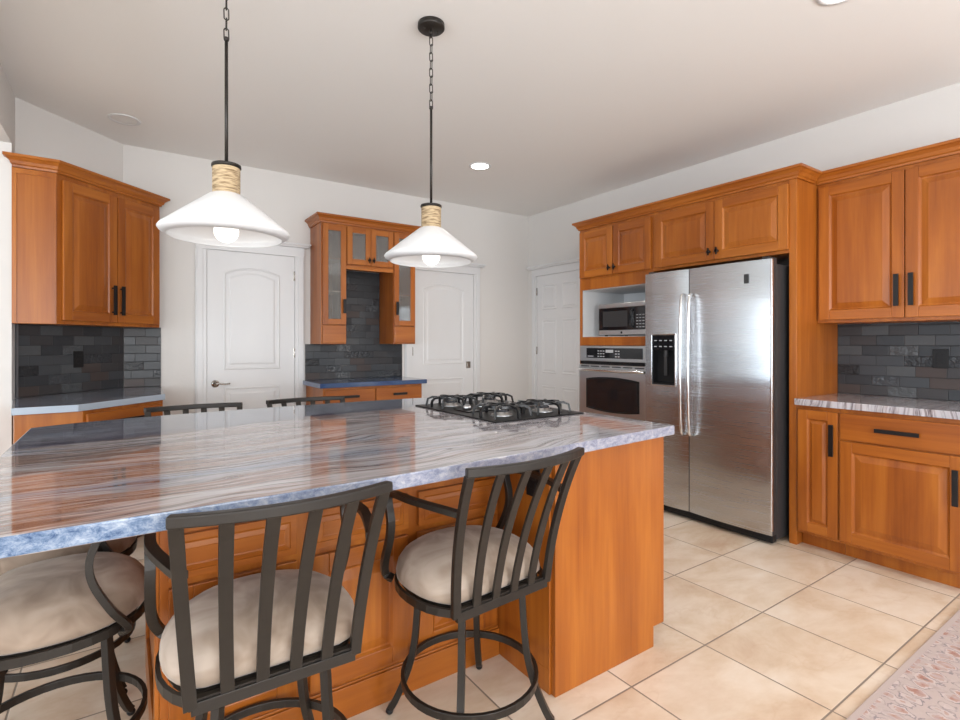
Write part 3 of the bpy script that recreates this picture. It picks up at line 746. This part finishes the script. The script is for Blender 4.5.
for x in (.03, RW-.07):
    m = MB(); m.box(x, .02, FH+.001, x+.045, .12, FH+.016); m.obj('hinge_cover', M_DGREY, c, .003)
m = MB(); m.box(RW-.175, -.004, 1.675, RW-.145, .004, 1.735); m.obj('badge', M_DGREY, rd, .001)

# ================================================================ ISLAND
ox, oy = .085, 1.73
c = thing('island_cabinet', 'large cherry kitchen island base with drawers and raised panel doors', 'island', (ox, oy, 0), 0)
IX1 = 1.279-ox; PX = 1.918-ox; PY0 = 1.393-oy; PY1 = 2.88-oy; zt = CT-TH-.001
m = MB(); m.box(0, 0, 0, IX1, .72, zt); m.obj('body', WZ, c, .002)
m = MB(); m.box(IX1+.001, PY0+.022, 0.09, PX, PY1, zt); m.box(IX1+.001, PY0+.022, 0, PX-.07, PY1, .09); m.obj('cooktop_section', WZ, c, .002)
m = MB(); m.prism_y([(IX1+.010, 0), (PX-.068, 0), (PX-.068, .085), (PX+.001, .085), (PX+.001, zt), (IX1+.010, zt)], PY0, PY0+.021); m.obj('end_panel', WZ, c, .002)
m = MB(); m.box(0.001, -.012, 0, IX1-.001, -.0005, .11); m.box(0.001, -.006, .11, IX1-.001, -.0005, .118); m.obj('base_board', WX, c, .002)
sw = IX1/3
for i in range(3):
    x0 = i*sw+.02; x1 = (i+1)*sw-.02
    drawer(c, x0, x1, .755, .875, False, flat=False); drawer(c, x0, x1, .605, .735, False, flat=False)
    panel_door(c, x0, x1, .135, .585, None)
for k in range(3):      # doors and drawers on the aisle side (faces the refrigerator)
    g = bpy.data.objects.new('aisle_front', None)
m = MB()
e = []
yspan = PY1-PY0-.06
for k in range(3):
    y0 = PY0+.04+k*yspan/3; y1 = y0+yspan/3-.006
    mm = MB(); mm.box(PX+.001, y0, .715, PX+.020, y1, .875); mm.obj('drawer', WZ, c, .003)
    mm = MB(); mm.box(PX+.001, y0, .11, PX+.020, y1, .705); mm.box(PX+.020, y0+.06, .17, PX+.025, y1-.06, .645); mm.obj('door', WZ, c, .003)
# far side fronts
for i in range(3):
    x0 = i*sw+.02; x1 = (i+1)*sw-.02
    mm = MB(); mm.box(x0, .721, .13, x1, .740, .875); mm.obj('rear_panel', WZ, c, .003)
# left end panel frame
mm = MB()
for (a0, a1, z0, z1) in ((.0, .06, .0, zt), (.66, .72, 0, zt), (.06, .66, 0, .14), (.06, .66, zt-.08, zt)): mm.box(-.012, a0, z0, -.0005, a1, z1)
mm.obj('side_frame', WZ, c, .002)
outlet((1.278, 1.50, .705), r90, 'black outlet on the inner side of the island end panel')

front = [(-.315, 1.262), (.07, 1.255), (.56, 1.257), (.95, 1.277), (1.32, 1.305), (1.935, 1.350)]
back = [(1.935, 2.92), (1.2, 2.97), (.84, 2.975), (.51, 2.965), (.1, 2.93), (-.158, 2.88), (-.315, 2.81)]
pts = [tuple(p) for p in catmull(front, 6)]+[tuple(p) for p in catmull(back, 6)]
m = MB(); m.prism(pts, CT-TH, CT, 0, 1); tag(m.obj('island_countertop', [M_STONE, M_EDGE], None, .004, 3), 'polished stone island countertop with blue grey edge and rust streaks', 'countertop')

# ---------------- cooktop (its long side runs away from the camera)
c = thing('gas_cooktop', 'black gas cooktop with cast iron grates set in the island counter', 'cooktop', (1.335, 1.822, CT+.0005), 0)
CW, CD = .545, .755
m = MB(); m.box(0, 0, 0, CW, CD, .006); m.obj('base_plate', M_ENAMEL, c, .004)
bc = [(.146, .1475), (.399, .1475), (.146, .6075), (.399, .6075)]
for (x, y) in bc:
    m = MB(); m.lathe([(.055, 0), (.05, .008), (.038, .010), (.036, .020)], (x, y, .0062), 24, cap=True); bn = m.obj('burner', M_STEEL2, c)
    m = MB(); m.lathe([(.034, 0), (.034, .008), (.028, .011)], (x, y, .0265), 24, cap=True); m.obj('burner_cap', M_BLUEKNOB, bn)
def grate(x0, y0, x1, y1):
    m = MB(); zt_ = .056; q = .0055; S = [(-q, -q), (q, -q), (q, q), (-q, q)]
    cy = (y0+y1)/2; hx = (x1-x0)/4; hy = (y1-y0)/2
    for cx in (x0+hx, x1-hx):
        for (dx, dy, L) in ((1, 0, hx-.004), (-1, 0, hx-.004), (0, 1, hy), (0, -1, hy)):
            P = [(0.026, zt_), (L*.6, zt_), (L-.016, zt_-.004), (L-.003, zt_-.016), (L, .030), (L, .0065)]
            m.tube([(cx+dx*a_, cy+dy*a_, z_) for a_, z_ in P], S, up=(-dy, dx, .001))
        r_ = .072; m.tube([(cx+r_*math.cos(2*math.pi*k/20), cy+r_*math.sin(2*math.pi*k/20), zt_-.004) for k in range(20)], S, closed=True)
        for (sx, sy) in ((1, 1), (1, -1), (-1, 1), (-1, -1)):
            P = [(.05, zt_-.004), (.085, zt_-.002), (.105, zt_-.012), (.112, .0065)]
            m.tube([(cx+sx*a_*.95, cy+sy*a_*.80, z_) for a_, z_ in P], S)
    m.tube([(x0+hx, cy, zt_-.006), (x1-hx, cy, zt_-.006)], S)
    return m.obj('grate', M_IRON, c)
grate(.02, .02, CW-.02, .275); grate(.02, CD-.275, CW-.02, CD-.02)
m = MB(); m.box(.06, .31, .0065, CW-.06, .445, .012); m.obj('center_griddle_plate', M_IRON, c, .002)
for i in range(5):
    m = MB(); x = .10+i*.086; m.lathe([(.022, 0), (.020, .018), (.016, .022)], (x, .378, .0125), 18, cap=True); m.box(x-.003, .360, .034, x+.003, .396, .040); m.obj('knob', M_STEEL2, c)

# ================================================================ STOOLS
def make_stool(loc, rz, label, group):
    c = thing('bar_stool', label, 'bar stool', loc, rz, group)
    # seat outline: round front, straight rear
    def outline(s_=1., n=36, zc=0):
        pts = []
        for k in range(n):
            a_ = 2*math.pi*k/n; x = .242*math.copysign(abs(math.cos(a_))**.88, math.cos(a_)); y = .232*math.copysign(abs(math.sin(a_))**.88, math.sin(a_))
            if y < -.168: y = -.168+(y+.168)*.06
            pts.append((x*s_, y*s_ if y > -.16 else y*s_))
        return pts
    n = 36; prof = [(.0, .622), (.35, .619), (.60, .611), (.78, .596), (.90, .576), (.965, .553), (.985, .530), (.98, .513), (.94, .505), (0, .505)]
    m = MB(); vs = []; fs = []
    for (s_, z_) in prof:
        for p in outline(max(s_, .001)): vs.append((p[0], p[1]+.008, z_))
    for i in range(len(prof)-1):
        for k in range(n): fs.append((i*n+k, i*n+(k+1) % n, (i+1)*n+(k+1) % n, (i+1)*n+k))
    m.add(vs, fs, 0, True); m.obj('seat_cushion', M_FAB, c)
    m = MB(); m.tube([(p[0], p[1], .491) for p in outline(1.0)], [(-.005, -.012), (.005, -.012), (.005, .012), (-.005, .012)], closed=True)
    m.box(-.19, -.18, .479, .19, -.168, .503); m.prism(outline(.93), .490, .502)
    m.obj('seat_frame', M_BRONZE, c)
    m = MB(); m.cyl((0, 0, .440), .085, .035, 28); m.box(-.17, -.02, .474, .17, .02, .488); m.box(-.02, -.15, .474, .02, .15, .488); m.obj('swivel_plate', M_BRONZE, c, .002)
    # back: profile leans and curves rearwards
    yb = lambda t: -.178-.035*t-.075*t**2.2
    z0, z1 = .485, .925
    hw = lambda t: .186+.034*t
    bow = lambda u, t: -.046*t*(1-u*u)
    def strip(u, w_, d_):
        P = []
        for k in range(11):
            t = k/10; P.append((u*hw(t), yb(t)+bow(u, t), z0+(z1-z0)*t))
        return P
    sec = lambda a_, b_: [(-a_, -b_), (a_, -b_), (a_, b_), (-a_, b_)]
    for u in (-1, 1):
        m = MB(); m.tube(strip(u, 0, 0), sec(.014, .008), up=(0, 1, .0001)); m.obj('upright', M_BRONZE, c, .0015)
    for u in (-.60, -.20, .20, .60):
        m = MB(); m.tube(strip(u, 0, 0), sec(.0145, .0045), up=(0, 1, .0001)); m.obj('slat', M_BRONZE, c, .001)
    m = MB(); P = []
    for k in range(17):
        u = -1+2*k/16; P.append((u*(hw(1)+.014), yb(1)+bow(u, 1)-.002, z1+.010))
    m.tube(P, sec(.0125, .0125)); m.obj('top_rail', M_BRONZE, c, .004)
    m = MB(); m.box(-.185, -.186, .470, .185, -.172, .498); m.obj('back_rail', M_BRONZE, c, .001)
    for u in (-1, 1):
        X = u*.255
        P = catmull([(u*.205, yb(.72)+.0, .802), (u*.228, -.17, .806), (X, -.05, .808), (X, .065, .803), (X, .098, .792), (X, .102, .765), (X, .086, .71), (X, .094, .65), (u*.25, .135, .565), (u*.228, .172, .505), (u*.205, .160, .485)], 5)
        m = MB(); m.tube(P, sec(.0085, .0125), up=(1, 0, .0001)); m.obj('armrest', M_BRONZE, c, .001)
    m = MB(); rr = .226; m.tube([(rr*math.cos(2*math.pi*k/40), rr*math.sin(2*math.pi*k/40), .170) for k in range(40)], sec(.0065, .012), closed=True); m.obj('foot_ring', M_BRONZE, c, .0015)
    for k in range(4):
        a_ = R(45+90*k); ca, sa = math.cos(a_), math.sin(a_)
        P = catmull([(r_*ca, r_*sa, z_) for r_, z_ in ((.13, .477), (.172, .462), (.182, .36), (.190, .27), (.205, .19), (.232, .11), (.262, .045), (.278, .022))], 4)
        m = MB(); m.tube(P, sec(.0125, .0125) if False else sec(.011, .011), up=(ca, sa, .001)); l = m.obj('leg', M_BRONZE, c, .0015)
        m = MB(); m.ball((.280*ca, .280*sa, .0125), .0135, 12, sz=.9); m.obj('foot_cap', M_PLASTIC, l)
    return c
G = 'metal bar stools around the island'
st = make_stool((.310, 1.468, 0), R(-1), 'bronze metal bar stool on the near side, nearest the camera at center left', G)
copy_thing(st, (.972, 1.475, 0), R(4), 'bronze metal bar stool on the near side beside the island end panel', G)
copy_thing(st, (-.168, 1.955, 0), R(-88), 'bar stool under the left end of the counter, nearer one, seat at bottom left corner', G)
copy_thing(st, (-.19, 2.50, 0), R(-92), 'bar stool under the left end of the counter, mostly hidden behind the nearer one', G)
copy_thing(st, (.325, 2.91, 0), R(180), 'far side bar stool before the first white door, only its back top showing', G)
copy_thing(st, (.925, 2.93, 0), R(179), 'far side bar stool before the hutch, only its back top showing', G)

# ================================================================ PENDANTS
def pendant(loc, label):
    DZ = -.014
    c = thing('pendant_light', label, 'pendant light', loc, 0, 'white cone pendants over the island')
    zc = H_CEIL-.0005
    m = MB(); m.lathe([(.001, -.001), (.065, -.001), (.066, -.022), (.060, -.028), (.001, -.029)], (0, 0, zc), 32); cn = m.obj('ceiling_canopy', M_BRONZE, c)
    m = MB(); m.cyl((.035, 0, zc-.034), .005, .006, 8); m.cyl((-.035, 0, zc-.034), .005, .006, 8); m.cyl((0, 0, zc-.05), .008, .022, 12); m.obj('canopy_screw', M_BRONZE, cn)
    z = zc-.046; zrod = 2.455; k = 0; L = .046
    m = MB(); num = int(round((z-zrod)/(L-.009)))
    st_ = (z-zrod)/num
    for k in range(num+1):
        zc_ = z-k*st_; pts = []
        for q in range(16):
            a_ = 2*math.pi*q/16; x = .0085*math.cos(a_); zz = (.014 if math.sin(a_) > 0 else -.014)*1+.0085*math.sin(a_)
            pts.append((x, 0, zc_+zz) if k % 2 else (0, x, zc_+zz))
        m.tube(pts, .0022, closed=True, up=(0, 1, 0) if k % 2 else (1, 0, 0))
    m.obj('chain', M_BRONZE, c)
    m = MB(); m.cyl((0, 0, 1.972+DZ), .0062, zrod-1.972-.02-DZ, 12); m.ball((0, 0, zrod-.018), .010, 10); m.obj('rod', M_BRONZE, c)
    m = MB(); m.lathe([(.001, 1.974), (.051, 1.974), (.052, 1.970), (.052, 1.964), (.001, 1.963)], (0, 0, DZ), 28); m.obj('neck_cap', M_BRONZE, c)
    m = MB(); pr = []; nr = 17
    for q in range(nr):
        z0 = 1.860+q*(.102/nr); h = .102/nr
        pr += [(.044, z0), (.0485, z0+h*.3), (.0485, z0+h*.7)]
    pr.append((.044, 1.962)); m.lathe(pr, (0, 0, DZ), 32); m.obj('rope_neck', M_ROPE, c)
    m = MB(); t = .004
    out = [(.020, 1.866), (.046, 1.864), (.060, 1.858), (.140, 1.795), (.222, 1.728), (.227, 1.720), (.222, 1.712), (.198, 1.696)]
    inn = [(.195, 1.699), (.216, 1.716), (.212, 1.727), (.135, 1.789), (.055, 1.850), (.020, 1.856)]
    m.lathe(out+inn, (0, 0, DZ), 64); m.obj('lamp_shade', M_SHADE, c)
    m = MB(); m.cyl((0, 0, 1.761), .018, .08, 16); m.obj('socket', M_WHITE, c)
    m = MB(); m.ball((0, 0, 1.709), .044, 24); m.obj('bulb', M_BULB, c)
    l = bpy.data.lights.new('pendant_glow', 'POINT'); l.energy = .25; l.color = (1, .88, .75); l.shadow_soft_size = .05
    o = bpy.data.objects.new('pendant_glow', l); COL.objects.link(o); o.parent = c; o.location = (0, 0, 1.64)
pendant((.323, 2.167, 0), 'white cone pendant light with rope neck, left of the two, nearer the camera')
pendant((1.245, 2.233, 0), 'white cone pendant light with rope neck, right of the two, its dark canopy visible')

def downlight(x, y, lit, label, r=.08):
    c = thing('recessed_light', label, 'recessed light', (x, y, H_CEIL), 0)
    m = MB(); m.lathe([(r, -.0005), (r+.018, -.0005), (r+.016, -.006), (r, -.008), (r-.006, -.004)], (0, 0, 0), 36); m.obj('trim_ring', M_WHITE, c)
    m = MB(); m.lathe([(r-.004, -.003), (r*.5, -.005), (.001, -.006)], (0, 0, 0), 36); m.obj('lens', M_LED if lit else M_LENS, c)
    if lit:
        l = bpy.data.lights.new('downlight_beam', 'SPOT'); l.energy = 45; l.spot_size = R(140); l.spot_blend = .8; l.color = (1, .94, .86); l.shadow_soft_size = .08
        o = bpy.data.objects.new('downlight_beam', l); COL.objects.link(o); o.parent = c; o.location = (0, 0, -.02)
downlight(2.60, 3.78, True, 'lit recessed ceiling light between the right pendant and the oven cabinet', .082)
downlight(2.63, .99, True, 'lit recessed ceiling light at the top right edge of the picture')
downlight(.009, 4.40, False, 'unlit recessed ceiling light above the angled left wall cabinet')

# ================================================================ RUG
m = MB(); m.box(1.5, -.7, .0005, 3.42, .748, .009); tag(m.obj('area_rug', M_RUG, None, .003), 'faded pink and grey patterned rug on the tile floor, bottom right', 'rug')
